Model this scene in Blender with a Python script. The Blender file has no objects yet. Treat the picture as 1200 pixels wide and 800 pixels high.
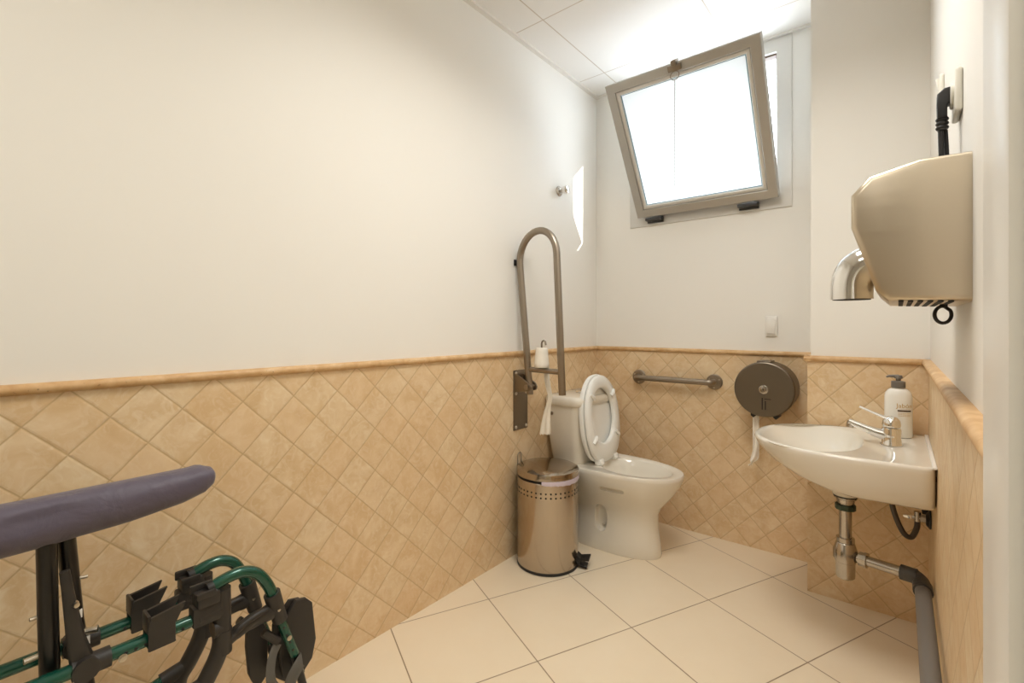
import bpy, bmesh, math, random
from mathutils import Vector, Matrix
random.seed(7)
C = bpy.context.scene.collection
PI = math.pi
V = Vector

# ------------------------------------------------------------------ room measures (metres, z up, floor at 0)
XL, YW, YB, XR, XB = -1.4348, 2.6048, 2.3259, 0.0905, -0.2804   # plaster faces: long wall, window wall, boxed-out wall, basin wall, box edge
HC, ZR = 2.50, 0.977                                            # ceiling height, top of the tiled dado
TD = 0.011                                                      # how far the dado tiles stand proud of the plaster
YBACK = -3.2

# ------------------------------------------------------------------ node helpers
class NT:
    def __init__(s, name):
        s.m = bpy.data.materials.new(name); s.m.use_nodes = True
        s.t = s.m.node_tree; s.n = s.t.nodes; s.n.clear()
        s.out = s.n.new('ShaderNodeOutputMaterial')
    def new(s, t, **k):
        n = s.n.new(t)
        for a, b in k.items(): setattr(n, a, b)
        return n
    def link(s, a, b): s.t.links.new(a, b)
    def put(s, sock, v):
        if hasattr(v, 'is_linked') or isinstance(v, bpy.types.NodeSocket): s.link(v, sock)
        else: sock.default_value = v
    def math(s, op, a, b=None, c=None):
        n = s.new('ShaderNodeMath', operation=op)
        s.put(n.inputs[0], a)
        if b is not None: s.put(n.inputs[1], b)
        if c is not None: s.put(n.inputs[2], c)
        return n.outputs[0]
    def mix(s, f, a, b):
        n = s.new('ShaderNodeMix', data_type='RGBA')
        s.put(n.inputs[0], f); s.put(n.inputs[6], a); s.put(n.inputs[7], b)
        return n.outputs[2]
    def ramp(s, f, stops):
        n = s.new('ShaderNodeValToRGB'); s.link(f, n.inputs[0])
        while len(n.color_ramp.elements) < len(stops): n.color_ramp.elements.new(0.5)
        for e, (p, c) in zip(n.color_ramp.elements, stops): e.position = p; e.color = c
        return n.outputs[0]
    def coords(s): return s.new('ShaderNodeNewGeometry').outputs['Position']
    def obj(s): return s.new('ShaderNodeTexCoord').outputs['Object']
    def noise(s, vec, scale, detail=4, rough=.5, dist=0):
        n = s.new('ShaderNodeTexNoise'); s.link(vec, n.inputs['Vector'])
        n.inputs['Scale'].default_value = scale; n.inputs['Detail'].default_value = detail
        n.inputs['Roughness'].default_value = rough; n.inputs['Distortion'].default_value = dist
        return n.outputs[0]
    def bsdf(s, color=None, rough=.5, metal=0, bump=None, bstr=.2, bdist=.002, **k):
        b = s.new('ShaderNodeBsdfPrincipled')
        if color is not None: s.put(b.inputs['Base Color'], color)
        s.put(b.inputs['Roughness'], rough); s.put(b.inputs['Metallic'], metal)
        for a, v in k.items(): s.put(b.inputs[a.replace('_', ' ')], v)
        if bump is not None:
            n = s.new('ShaderNodeBump'); n.inputs['Strength'].default_value = bstr; n.inputs['Distance'].default_value = bdist
            s.link(bump, n.inputs['Height']); s.link(n.outputs[0], b.inputs['Normal'])
        s.link(b.outputs[0], s.out.inputs[0])
        return s.m

def srgb(r, g, b):
    f = lambda v: v/12.92 if v <= .04045 else ((v+.055)/1.055)**2.4
    return (f(r/255), f(g/255), f(b/255), 1)

def plain(name, col, rough=.5, metal=0, grain=None, bstr=.1, **k):
    t = NT(name)
    bump = t.noise(t.obj(), grain, 3) if grain else None
    return t.bsdf(col, rough, metal, bump, bstr, .001, **k)

def steel(name, col, rough, axis_scale=(1, 1, 1), var=.12):
    t = NT(name)
    mp = t.new('ShaderNodeMapping'); t.link(t.obj(), mp.inputs[0]); mp.inputs['Scale'].default_value = axis_scale
    nz = t.noise(mp.outputs[0], 60, 3)
    r = t.math('ADD', t.math('MULTIPLY', nz, var), rough - var/2)
    return t.bsdf(col, r, 1.0, nz, .04, .0005)

M = {}
def paint(name, col):
    t = NT(name); p = t.coords()
    n1 = t.noise(p, 1.3, 2); n2 = t.noise(p, 140, 3)
    c = t.mix(t.math('MULTIPLY', n1, .25), col, tuple(x*.95 for x in col[:3]) + (1,))
    return t.bsdf(c, .55, 0, n2, .06, .001)
M['paint'] = paint('wall_paint', (.86, .84, .795, 1))
M['ceil_trim'] = plain('ceiling_trim_white', (.78, .75, .70, 1), .45)

def tile_mat(name, axis, h0, dh, z0, dv, tones, gcol):
    """square ceramic tiles laid on the diagonal; lattice nodes at h0 + k dh, z0 + m dv"""
    t = NT(name); p = t.coords()
    s = t.new('ShaderNodeSeparateXYZ'); t.link(p, s.inputs[0])
    a = t.math('DIVIDE', t.math('SUBTRACT', s.outputs[axis], h0), dh)
    b = t.math('DIVIDE', t.math('SUBTRACT', s.outputs[2], z0), dv)
    wob = t.math('MULTIPLY', t.math('SUBTRACT', t.noise(p, 26, 3), .5), .035)
    u = t.math('ADD', t.math('ADD', a, b), wob); v = t.math('ADD', t.math('SUBTRACT', a, b), wob)
    eu = t.math('ABSOLUTE', t.math('SUBTRACT', t.math('FRACT', t.math('ADD', u, .5)), .5))
    ev = t.math('ABSOLUTE', t.math('SUBTRACT', t.math('FRACT', t.math('ADD', v, .5)), .5))
    e = t.math('MINIMUM', eu, ev)
    cu, cv = t.math('FLOOR', u), t.math('FLOOR', v)
    cb = t.new('ShaderNodeCombineXYZ'); t.link(cu, cb.inputs[0]); t.link(cv, cb.inputs[1])
    wn = t.new('ShaderNodeTexWhiteNoise'); t.link(cb.outputs[0], wn.inputs['Vector'])
    # each tile gets its own offset into the cloud pattern
    off = t.new('ShaderNodeVectorMath', operation='SCALE'); t.link(wn.outputs['Color'], off.inputs[0]); off.inputs['Scale'].default_value = 9
    pv = t.new('ShaderNodeVectorMath', operation='ADD'); t.link(p, pv.inputs[0]); t.link(off.outputs[0], pv.inputs[1])
    n1 = t.noise(pv.outputs[0], 10, 4, .55, .8); n2 = t.noise(pv.outputs[0], 30, 6, .62, 1.6)
    base = t.mix(t.ramp(n1, [(.36, (0, 0, 0, 1)), (.66, (1, 1, 1, 1))]), tones[0], tones[1])
    base = t.mix(t.math('MULTIPLY', t.ramp(n2, [(.46, (0, 0, 0, 1)), (.72, (1, 1, 1, 1))]), .55), base, tones[2])
    base = t.mix(t.math('MULTIPLY', wn.outputs['Value'], .32), base, tones[3])
    g = t.ramp(e, [(.006, (.15, .15, .15, 1)), (.024, (1, 1, 1, 1))])
    col = t.mix(g, gcol, base)
    rel = t.ramp(e, [(.0, (0, 0, 0, 1)), (.055, (.86, .86, .86, 1)), (.16, (1, 1, 1, 1))])
    hgt = t.math('ADD', rel, t.math('MULTIPLY', n1, .30))
    tilt = t.math('MULTIPLY', wn.outputs['Value'], .3)
    hgt = t.math('ADD', hgt, tilt)
    return t.bsdf(col, .42, 0, hgt, .42, .0025)
TONES = [srgb(214, 184, 141), srgb(229, 206, 170), srgb(238, 223, 198), srgb(219, 180, 134)]
GR = srgb(193, 163, 121)
M['tile_left'] = tile_mat('beige_diagonal_tile_long_wall', 1, .8499, .1457, .003, .1472, TONES, GR)
M['tile_win'] = tile_mat('beige_diagonal_tile_window_wall', 0, -.7089, .1393, .003, .1468, TONES, GR)
M['tile_box'] = tile_mat('beige_diagonal_tile_box_wall', 0, -.146, .1415, .0055, .1468, TONES, GR)
M['tile_right'] = tile_mat('beige_diagonal_tile_basin_wall', 1, 2.25, .1440, .0055, .1468, TONES, GR)
def rail_mat():
    t = NT('tan_stone_bullnose'); p = t.coords()
    n = t.noise(p, 22, 5, .6); n2 = t.noise(p, 120, 3)
    c = t.ramp(n, [(.3, srgb(192, 150, 100)), (.55, srgb(210, 173, 126)), (.75, srgb(222, 192, 150))])
    pit = t.ramp(n2, [(.68, (0, 0, 0, 1)), (.74, (1, 1, 1, 1))])
    return t.bsdf(t.mix(t.math('MULTIPLY', pit, .55), c, srgb(110, 70, 35)), .45, 0, n2, .15, .001)
M['rail'] = rail_mat()

def floor_mat():
    t = NT('cream_polished_floor_tile'); p = t.coords()
    s = t.new('ShaderNodeSeparateXYZ'); t.link(p, s.inputs[0])
    th, ts, ox, oy = math.radians(24.37), .3948, -1.2738, 1.4285
    dx, dy = t.math('SUBTRACT', s.outputs[0], ox), t.math('SUBTRACT', s.outputs[1], oy)
    u = t.math('DIVIDE', t.math('ADD', t.math('MULTIPLY', dx, math.sin(th)), t.math('MULTIPLY', dy, math.cos(th))), ts)
    v = t.math('DIVIDE', t.math('SUBTRACT', t.math('MULTIPLY', dx, math.cos(th)), t.math('MULTIPLY', dy, math.sin(th))), ts)
    f = lambda w: t.math('ABSOLUTE', t.math('SUBTRACT', t.math('FRACT', t.math('ADD', w, .5)), .5))
    e = t.math('MINIMUM', f(u), f(v))
    cb = t.new('ShaderNodeCombineXYZ'); t.link(t.math('FLOOR', u), cb.inputs[0]); t.link(t.math('FLOOR', v), cb.inputs[1])
    wn = t.new('ShaderNodeTexWhiteNoise'); t.link(cb.outputs[0], wn.inputs['Vector'])
    n = t.noise(p, 7, 5, .6)
    c = t.mix(n, srgb(234, 218, 191), srgb(238, 225, 202))
    c = t.mix(t.math('MULTIPLY', wn.outputs['Value'], .25), c, srgb(232, 215, 188))
    g = t.ramp(e, [(.0030, (0, 0, 0, 1)), (.0050, (1, 1, 1, 1))])
    col = t.mix(g, srgb(112, 84, 52), c)
    r = t.math('ADD', .16, t.math('MULTIPLY', t.math('SUBTRACT', 1.0, g), .5))
    return t.bsdf(col, r, 0, g, .15, .0015)
M['floor'] = floor_mat()
def ceil_mat():
    t = NT('white_ceiling_tile'); p = t.coords()
    s = t.new('ShaderNodeSeparateXYZ'); t.link(p, s.inputs[0])
    def line(o, o0, d):
        w = t.math('DIVIDE', t.math('SUBTRACT', s.outputs[o], o0), d)
        return t.math('MULTIPLY', t.math('ABSOLUTE', t.math('SUBTRACT', t.math('FRACT', t.math('ADD', w, .5)), .5)), d)
    ex, ey = line(0, -1.2565, .605), line(1, 2.3715, .5885)
    e = t.math('MINIMUM', ex, ey)
    g = t.ramp(e, [(.0012, (0, 0, 0, 1)), (.003, (1, 1, 1, 1))])
    n = t.noise(p, 200, 2)
    n2 = t.noise(p, 3, 2)
    gc = t.mix(n2, srgb(150, 122, 95), srgb(225, 212, 195))
    return t.bsdf(t.mix(g, gc, (.85, .83, .80, 1)), .6, 0, t.math('ADD', g, t.math('MULTIPLY', n, .05)), .2, .002)
M['ceiling'] = ceil_mat()

M['white_gloss'] = plain('white_glazed_ceramic', (.78, .735, .65, 1), .12, Coat_Weight=.3)
M['white_plastic'] = plain('white_plastic', (.82, .80, .76, 1), .3)
M['seat_plastic'] = plain('white_seat_plastic', (.84, .84, .81, 1), .22)
M['cream_plastic'] = plain('cream_plastic', (.76, .74, .66, 1), .35)
M['chrome'] = plain('chrome', (.86, .85, .83, 1), .07, 1)
M['steel_bin'] = steel('polished_steel', (.50, .43, .355, 1), .16, (1, 1, .03), .06)
M['steel_lid'] = steel('polished_steel_lid', (.46, .40, .335, 1), .14, (1, 1, 1), .04)
M['steel_bar'] = steel('brushed_steel_tube', (.33, .28, .225, 1), .34, (1, 1, .05))
M['steel_plate'] = steel('dull_steel_plate', (.26, .215, .165, 1), .40, (1, .05, 1))
M['steel_disp'] = steel('brushed_grey_steel', (.20, .168, .13, 1), .40, (.05, 1, 1))
M['steel_dryer'] = steel('brushed_warm_steel', (.62, .54, .42, 1), .34, (.04, 1, 1))
M['alu'] = plain('anodised_aluminium', (.44, .42, .385, 1), .34, .55)
M['alu_frame'] = plain('pale_painted_aluminium', (.66, .64, .60, 1), .35, .3)
M['black'] = plain('black_plastic', (.012, .011, .011, 1), .42)
M['black_gloss'] = plain('black_gloss', (.008, .008, .008, 1), .25)
M['dark_slot'] = plain('dark_opening', (.012, .010, .008, 1), .8)
M['charcoal'] = plain('charcoal_plastic', (.026, .022, .019, 1), .48, 0, 300, .15)
M['black_tube'] = plain('black_lacquered_tube', (.009, .008, .0075, 1), .28)
M['green'] = plain('dark_green_metallic_paint', (.004, .075, .048, 1), .22, .35, Coat_Weight=.5)
M['grey_pvc'] = plain('grey_plastic_pipe', (.17, .155, .14, 1), .40, 0, 40, .1)
M['dark_pvc'] = plain('dark_grey_plastic_fitting', (.065, .06, .055, 1), .42)
M['worn_chrome'] = steel('worn_chrome', (.50, .46, .41, 1), .20, (1, 1, .1), .15)
M['green_nut'] = plain('verdigris_nut', (.05, .075, .05, 1), .5, .4)
M['rubber'] = plain('grey_rubber_hose', (.075, .06, .048, 1), .45)
M['paper'] = plain('white_tissue_paper', (.86, .82, .74, 1), .9, 0, 90, .25, Subsurface_Weight=.0)
M['bag'] = plain('lilac_plastic_film', (.62, .55, .66, 1), .3)
M['brass'] = plain('zinc_bolt', (.55, .50, .42, 1), .3, 1)
M['zinc_white'] = plain('white_marking', (.85, .83, .8, 1), .4)
M['soap'] = plain('white_soap_bottle', (.88, .86, .80, 1), .25)
M['pump'] = plain('grey_pump_plastic', (.16, .145, .125, 1), .35)
M['gold'] = plain('gold_print', srgb(196, 160, 88), .4)
M['brown_print'] = plain('brown_print', srgb(70, 45, 25), .5)
M['strap'] = plain('grey_webbing', (.11, .105, .095, 1), .8, 0, 500, .3)
M['door'] = plain('greenish_cream_paint', (.70, .69, .56, 1), .35)
M['casing'] = plain('white_gloss_paint', (.83, .82, .79, 1), .3)
M['brown_seal'] = plain('brown_window_seal', (.16, .10, .065, 1), .5)
M['hinge'] = plain('black_window_hinge', (.03, .028, .026, 1), .4)
def fabric():
    t = NT('dark_violet_upholstery'); p = t.obj()
    w = t.noise(p, 700, 2); n = t.noise(p, 9, 4, .6)
    c = t.mix(n, (.074, .060, .090, 1), (.102, .084, .122, 1))
    h = t.math('ADD', t.math('MULTIPLY', w, .06), t.math('MULTIPLY', t.noise(p, 22, 3, .5, .8), 1.0))
    return t.bsdf(c, .48, 0, h, .6, .006, Sheen_Weight=.25)
M['fabric'] = fabric()
def frosted():
    t = NT('frosted_window_glass')
    tr = t.new('ShaderNodeBsdfTranslucent'); tr.inputs[0].default_value = (.86, .86, .85, 1)
    gl = t.new('ShaderNodeBsdfPrincipled'); gl.inputs['Base Color'].default_value = (.80, .84, .86, 1); gl.inputs['Roughness'].default_value = .25
    mx = t.new('ShaderNodeMixShader'); mx.inputs[0].default_value = .25
    t.link(tr.outputs[0], mx.inputs[1]); t.link(gl.outputs[0], mx.inputs[2]); t.link(mx.outputs[0], t.out.inputs[0])
    return t.m
M['frosted'] = frosted()
M['glass_edge'] = plain('blue_glass_edge', (.10, .20, .24, 1), .2)

# ------------------------------------------------------------------ mesh helpers
def box(bm, x0, x1, y0, y1, z0, z1, bev=0, seg=2):
    vs = [bm.verts.new((x, y, z)) for x in (x0, x1) for y in (y0, y1) for z in (z0, z1)]
    q = [(0, 1, 3, 2), (4, 6, 7, 5), (0, 4, 5, 1), (2, 3, 7, 6), (0, 2, 6, 4), (1, 5, 7, 3)]
    fs = [bm.faces.new([vs[i] for i in f]) for f in q]
    if bev > 0:
        es = list({e for f in fs for e in f.edges})
        bmesh.ops.bevel(bm, geom=es, offset=bev, segments=seg, affect='EDGES', profile=.5)
    return vs

def rings(bm, rs, cap0=True, cap1=True, closed=False):
    """loft through rings of equal count"""
    R = [[bm.verts.new(p) for p in r] for r in rs]
    n = len(R[0])
    for a, b in zip(R, R[1:]):
        for i in range(n):
            try: bm.faces.new((a[i], a[(i+1) % n], b[(i+1) % n], b[i]))
            except ValueError: pass
    if closed:
        a, b = R[-1], R[0]
        for i in range(n): bm.faces.new((a[i], a[(i+1) % n], b[(i+1) % n], b[i]))
    else:
        if cap0: bm.faces.new(R[0][::-1])
        if cap1: bm.faces.new(R[-1])
    return R

def circ(c, ax, r, n=20, ref=None, ry=None):
    ax = V(ax).normalized()
    ref = V(ref) if ref is not None else (V((0, 0, 1)) if abs(ax.z) < .9 else V((1, 0, 0)))
    u = (ref - ax*ref.dot(ax)).normalized(); w = ax.cross(u); ry = r if ry is None else ry
    return [V(c) + u*(r*math.cos(2*PI*i/n)) + w*(ry*math.sin(2*PI*i/n)) for i in range(n)]

def cyl(bm, a, b, r, r2=None, n=20):
    ax = V(b) - V(a)
    rings(bm, [circ(a, ax, r, n), circ(b, ax, r if r2 is None else r2, n)])

def lathe(bm, c, prof, ax=(0, 0, 1), n=32):
    """prof: (radius, height along axis)"""
    ax = V(ax).normalized(); rings(bm, [circ(V(c) + ax*h, ax, max(r, 1e-4), n) for r, h in prof])

def smooth(pts, k=6):
    """Catmull-Rom through points"""
    P = [V(p) for p in pts]; out = []
    for i in range(len(P)-1):
        p0, p1, p2, p3 = P[max(i-1, 0)], P[i], P[i+1], P[min(i+2, len(P)-1)]
        for j in range(k):
            t = j/k
            out.append(.5*((2*p1) + (p2-p0)*t + (2*p0-5*p1+4*p2-p3)*t*t + (3*p1-p0-3*p2+p3)*t**3))
    out.append(P[-1]); return out

def fillet(pts, r, k=6):
    """round the inner corners of a polyline"""
    P = [V(p) for p in pts]; out = [P[0]]
    for i in range(1, len(P)-1):
        a, b = (P[i-1]-P[i]), (P[i+1]-P[i]); d = min(r, a.length*.49, b.length*.49)
        s, e = P[i] + a.normalized()*d, P[i] + b.normalized()*d
        for j in range(k+1):
            t = j/k; out.append(s.lerp(P[i], t).lerp(P[i].lerp(e, t), t))
    out.append(P[-1]); return out

def tube(bm, pts, r, n=14, rr=None, flat=None):
    """sweep a circle (or a flat strip ellipse) along points; r may be a list"""
    P = [V(p) for p in pts]; N = len(P)
    T = [(P[min(i+1, N-1)] - P[max(i-1, 0)]).normalized() for i in range(N)]
    ref = V((0, 0, 1)) if abs(T[0].z) < .9 else V((1, 0, 0))
    if rr is not None: ref = V(rr)
    u = (ref - T[0]*ref.dot(T[0])).normalized(); R = []
    for i in range(N):
        u = (u - T[i]*u.dot(T[i])).normalized(); w = T[i].cross(u)
        ri = r[i] if isinstance(r, (list, tuple)) else r
        fl = flat[i] if isinstance(flat, (list, tuple)) else flat
        f2 = ri if fl is None else fl
        R.append([P[i] + u*(ri*math.cos(2*PI*j/n)) + w*(f2*math.sin(2*PI*j/n)) for j in range(n)])
    rings(bm, R)

def prism(bm, poly, axis, a, b, bev=0, seg=3):
    """extrude 2-D polygon: axis 0 -> poly is (y,z), 1 -> (x,z), 2 -> (x,y)"""
    def P(p, h):
        return {0: (h, p[0], p[1]), 1: (p[0], h, p[1]), 2: (p[0], p[1], h)}[axis]
    A = [bm.verts.new(P(p, a)) for p in poly]; B = [bm.verts.new(P(p, b)) for p in poly]
    n = len(poly); fs = [bm.faces.new(A), bm.faces.new(B[::-1])]
    for i in range(n): fs.append(bm.faces.new((A[i], B[i], B[(i+1) % n], A[(i+1) % n])))
    bmesh.ops.recalc_face_normals(bm, faces=fs)
    if bev > 0:
        es = list({e for f in fs[:2] for e in f.edges})
        bmesh.ops.bevel(bm, geom=es, offset=bev, segments=seg, affect='EDGES', profile=.5)

ORG = {}
def thing(name, label, cat, loc, group=None, kind=None):
    o = bpy.data.objects.new(name, None); C.objects.link(o); o.location = loc
    o.empty_display_size = .05
    ORG[o.name] = V(loc)
    if label: o['label'] = label
    if cat: o['category'] = cat
    if group: o['group'] = group
    if kind: o['kind'] = kind
    return o

def obj(name, bm, mat, parent=None, smooth_deg=38, loc=None, label=None, cat=None, group=None, kind=None):
    bmesh.ops.recalc_face_normals(bm, faces=bm.faces[:])
    org = ORG[parent.name] if parent is not None else V(loc or (0, 0, 0))
    bmesh.ops.translate(bm, verts=bm.verts[:], vec=-org)
    me = bpy.data.meshes.new(name); bm.to_mesh(me); bm.free()
    me.materials.append(M[mat] if isinstance(mat, str) else mat)
    me.shade_smooth(); me.set_sharp_from_angle(angle=math.radians(smooth_deg))
    o = bpy.data.objects.new(name, me); C.objects.link(o)
    ORG[o.name] = org
    if parent is not None: o.parent = parent
    else: o.location = org
    for k, v in (('label', label), ('category', cat), ('group', group), ('kind', kind)):
        if v: o[k] = v
    return o
def B(): return bmesh.new()

# ------------------------------------------------------------------ the room
def struct(name, bm, mat, parent=None): return obj(name, bm, mat, parent, kind=None if parent else 'structure')
bm = B(); box(bm, XL-.3, XR+.3, YBACK-.2, YW+.3, -.12, 0); struct('floor', bm, 'floor')
bm = B(); box(bm, XL-.3, XR+.3, YBACK-.2, YW, HC, HC+.1); struct('ceiling', bm, 'ceiling')

def half_round(bm, axis, wall, sgn, a, b, z1, r=.0115, dep=.024):
    """bullnose rail: profile swept along axis (0:x or 1:y); wall = plaster coordinate, sgn = direction into the room"""
    prof = [(0, 0)] + [(dep - r + r*math.cos(t), -r + r*math.sin(t)) for t in [PI/2 - i*PI/10 for i in range(11)]] + [(0, -2*r)]
    A, Bv = [], []
    for d, h in prof:
        w = wall + sgn*d
        A.append(bm.verts.new((a, w, z1+h) if axis == 0 else (w, a, z1+h)))
        Bv.append(bm.verts.new((b, w, z1+h) if axis == 0 else (w, b, z1+h)))
    n = len(prof)
    bm.faces.new(A); bm.faces.new(Bv[::-1])
    for i in range(n): bm.faces.new((A[i], Bv[i], Bv[(i+1) % n], A[(i+1) % n]))

# long wall
bm = B(); box(bm, XL-.15, XL, YBACK, YW+.28, 0, HC); w = struct('wall_left', bm, 'paint')
bm = B(); box(bm, XL-.002, XL+TD, YBACK, YW, 0, ZR-.0225); struct('tile_dado', bm, 'tile_left', w)
bm = B(); half_round(bm, 1, XL, 1, YBACK, YW, ZR); struct('dado_rail', bm, 'rail', w)
# window wall with its opening
WX0, WX1, WZ0, WZ1 = -1.145, -.452, 1.735, 2.425      # clear opening
bm = B()
x0, x1, y0, y1 = XL-.15, XB+.02, YW, YW+.28
box(bm, x0, WX0-.02, y0, y1, 0, HC+.1); box(bm, WX1+.02, x1, y0, y1, 0, HC+.1)
box(bm, WX0-.02, WX1+.02, y0, y1, 0, WZ0-.02); box(bm, WX0-.02, WX1+.02, y0, y1, WZ1+.02, HC+.1)
w = struct('wall_window', bm, 'paint')
bm = B(); box(bm, XL, XB+.01, YW-TD, YW+.002, 0, ZR-.0225); struct('tile_dado', bm, 'tile_win', w)
bm = B(); half_round(bm, 0, YW, -1, XL, XB+.01, ZR); struct('dado_rail', bm, 'rail', w)
# boxed-out wall beside the window
bm = B(); box(bm, XB, XR+.2, YB, YW+.28, 0, HC); w = struct('wall_box', bm, 'paint')
bm = B(); box(bm, XB-TD, XR, YB-TD, YW, 0, ZR-.0225); struct('tile_dado', bm, 'tile_box', w)
bm = B(); half_round(bm, 0, YB, -1, XB-.022, XR, ZR); half_round(bm, 1, XB, -1, YB-.022, YW, ZR); struct('dado_rail', bm, 'rail', w)
# basin wall
bm = B(); box(bm, XR, XR+.15, .40, YB+.1, 0, HC); box(bm, XR, XR+.15, YBACK, -.52, 0, HC); box(bm, XR, XR+.15, -.52, .40, 2.10, HC)
w = struct('wall_right', bm, 'paint')
bm = B(); box(bm, XR-.006, XR+.002, .51, YB, 0, ZR-.0225); struct('tile_dado', bm, 'tile_right', w)
bm = B(); half_round(bm, 1, XR, -1, .51, YB, ZR); struct('dado_rail', bm, 'rail', w)
bm = B(); box(bm, XL-.15, XR+.15, YBACK-.15, YBACK, 0, HC); struct('wall_back', bm, 'paint')
# shadow-gap angle under the ceiling tiles
bm = B(); box(bm, XL, XL+.023, YBACK, YW, HC-.012, HC); struct('trim_1', bm, 'ceil_trim')
bm = B(); box(bm, XL+.023, XB, YW-.02, YW, HC-.008, HC); struct('trim_2', bm, 'ceil_trim')
# door beside the camera in the basin wall
d = thing('door_1', None, None, (XR, -.05, 0), kind='structure')
bm = B(); box(bm, .050, XR+.16, .408, .514, 0, 2.18, .003); box(bm, .050, XR+.16, -.634, -.528, 0, 2.18, .003); box(bm, .050, XR+.16, -.53, .41, 2.075, 2.18, .003)
obj('door_casing', bm, 'casing', d)
bm = B(); box(bm, .0565, .0965, -.526, .4065, .008, 2.073, .002); lf = obj('door_leaf', bm, 'door', d)
bm = B(); cyl(bm, (.057, -.44, 1.04), (.040, -.44, 1.04), .024); tube(bm, fillet([(.045, -.44, 1.04), (.012, -.44, 1.04), (.012, -.33, 1.04)], .012), .008)
obj('door_handle', bm, 'chrome', lf)

# ------------------------------------------------------------------ window
win = thing('window_1', None, None, ((WX0+WX1)/2, YW, WZ0), kind='structure')
def frame_bm(x0, x1, z0, z1, wd, y0, y1, bev=.003):
    bm = B()
    P = lambda i: [(x0+i, z0+i), (x1-i, z0+i), (x1-i, z1-i), (x0+i, z1-i)]
    o, n = P(0), P(wd)
    prof = [(0, y1), (0, y0+bev), (bev, y0), (wd-bev, y0), (wd, y0+bev), (wd, y1)]
    R = [[(p[0], yy, p[1]) for p in P(i)] for i, yy in prof]
    rings(bm, R, closed=True)
    return bm
bm = frame_bm(-1.2111, -.3885, 1.667, 2.492, .066, YW-.006, YW+.10); obj('fixed_frame', bm, 'alu_frame', win, 25)
bm = frame_bm(-1.1455, -.4515, 1.7325, 2.4265, .008, YW+.012, YW+.05, .002); obj('seal', bm, 'brown_seal', win, 25)
# outer reveal
# hinged sash: hinged along its foot, leaning into the room
HB = V((0, 2.552, 1.7075)); dv = V((0, 2.160-2.552, 2.302-1.7075)); SL = dv.length; e2 = dv.normalized(); nin = V((0, -e2.z, e2.y))  # nin faces the room
if nin.y > 0: nin = -nin
SX0, SX1 = -1.143, -.4375
def sash_xf(bm):
    for v in bm.verts:
        x, y, z = v.co   # local: y = depth away from the room face, z = along the sash
        v.co = V((x, 0, 0)) + HB + e2*z - nin*y
bm = frame_bm(SX0, SX1, 0, SL, .044, 0, .046); sash_xf(bm); sash = obj('sash', bm, 'alu', win, 25)
bm = frame_bm(SX0+.043, SX1-.043, .043, SL-.043, .0195, .007, .024, .004); sash_xf(bm); obj('glazing_bead', bm, 'alu_frame', sash, 25)
bm = B(); box(bm, SX0+.058, SX1-.058, .020, .026, .058, SL-.058); sash_xf(bm); obj('glass_pane', bm, 'frosted', sash)
bm = frame_bm(SX0+.0645, SX1-.0645, .0645, SL-.0645, .0025, .014, .0195, .0005); sash_xf(bm); obj('glass_edge', bm, 'glass_edge', sash)
xl = (SX0+SX1)/2 - .0
bm = B(); box(bm, xl-.032, xl+.028, -.014, .004, SL-.034, SL-.006, .003); box(bm, xl-.012, xl+.012, -.020, .03, SL-.012, SL+.012, .003); sash_xf(bm)
latch = obj('latch', bm, 'steel_plate', sash)
LP = HB + e2*(SL-.040) + nin*.020 + V((xl, 0, 0))
bm = B(); tube(bm, [LP + V((.020*math.sin(2*PI*i/20), 0, -.012+.020*math.cos(2*PI*i/20))) for i in range(21)], .0018, 8); obj('pull_ring', bm, 'steel_plate', sash)
bm = B(); z = LP.z-.034
while z > 1.735:
    bmesh.ops.create_uvsphere(bm, u_segments=6, v_segments=4, radius=.0023, matrix=Matrix.Translation((LP.x, LP.y, z))); z -= .0052
obj('bead_chain', bm, 'steel_plate', win)
for hx in (-1.055, -.575):
    bm = B(); box(bm, hx-.045, hx+.045, YW-.052, YW-.005, 1.688, 1.704, .003); box(bm, hx-.045, hx+.045, YW-.018, YW-.004, 1.680, 1.712, .002)
    obj('window_hinge', bm, 'hinge', win)
bm = B(); tube(bm, [(-.4585, YW+.02, 1.79), (-.4585, YW-.01, 1.86), (-.456, YW-.02, 1.90)], .004, 8); box(bm, -.464, -.452, YW-.012, YW+.016, 1.84, 1.88, .002)
obj('stay_arm', bm, 'alu_frame', win)

# ------------------------------------------------------------------ toilet (back to the long wall)
TY = 2.20
toi = thing('toilet', 'white ceramic toilet with its seat and cover raised, behind the steel pedal bin', 'toilet', (-1.13, TY, 0))
def egg(z, xb, xf, hw, n=44, p=2.2, pb=3.2, sq=1.0):
    """outline in plan: boxy at the back, rounded at the front"""
    xm = xb + (xf-xb)*.42; out = []
    for i in range(n):
        t = 2*PI*i/n; c, s = math.cos(t), math.sin(t); q = p if c > 0 else pb
        a = (xf-xm) if c > 0 else (xm-xb)
        out.append(V((xm + a*math.copysign(abs(c)**(2/q), c), TY + hw*math.copysign(abs(s)**(2/q), s), z)))
    return out
bm = B()
L = [(0, -1.335, -.872, .112), (.012, -1.338, -.868, .115), (.06, -1.335, -.874, .112), (.14, -1.33, -.886, .106), (.20, -1.335, -.884, .107),
     (.235, -1.345, -.868, .118), (.27, -1.365, -.838, .140), (.31, -1.385, -.806, .164), (.35, -1.395, -.781, .180), (.385, -1.40, -.768, .187), (.398, -1.40, -.766, .188),
     (.405, -1.398, -.770, .184)]
R = [egg(*a) for a in L]
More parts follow.
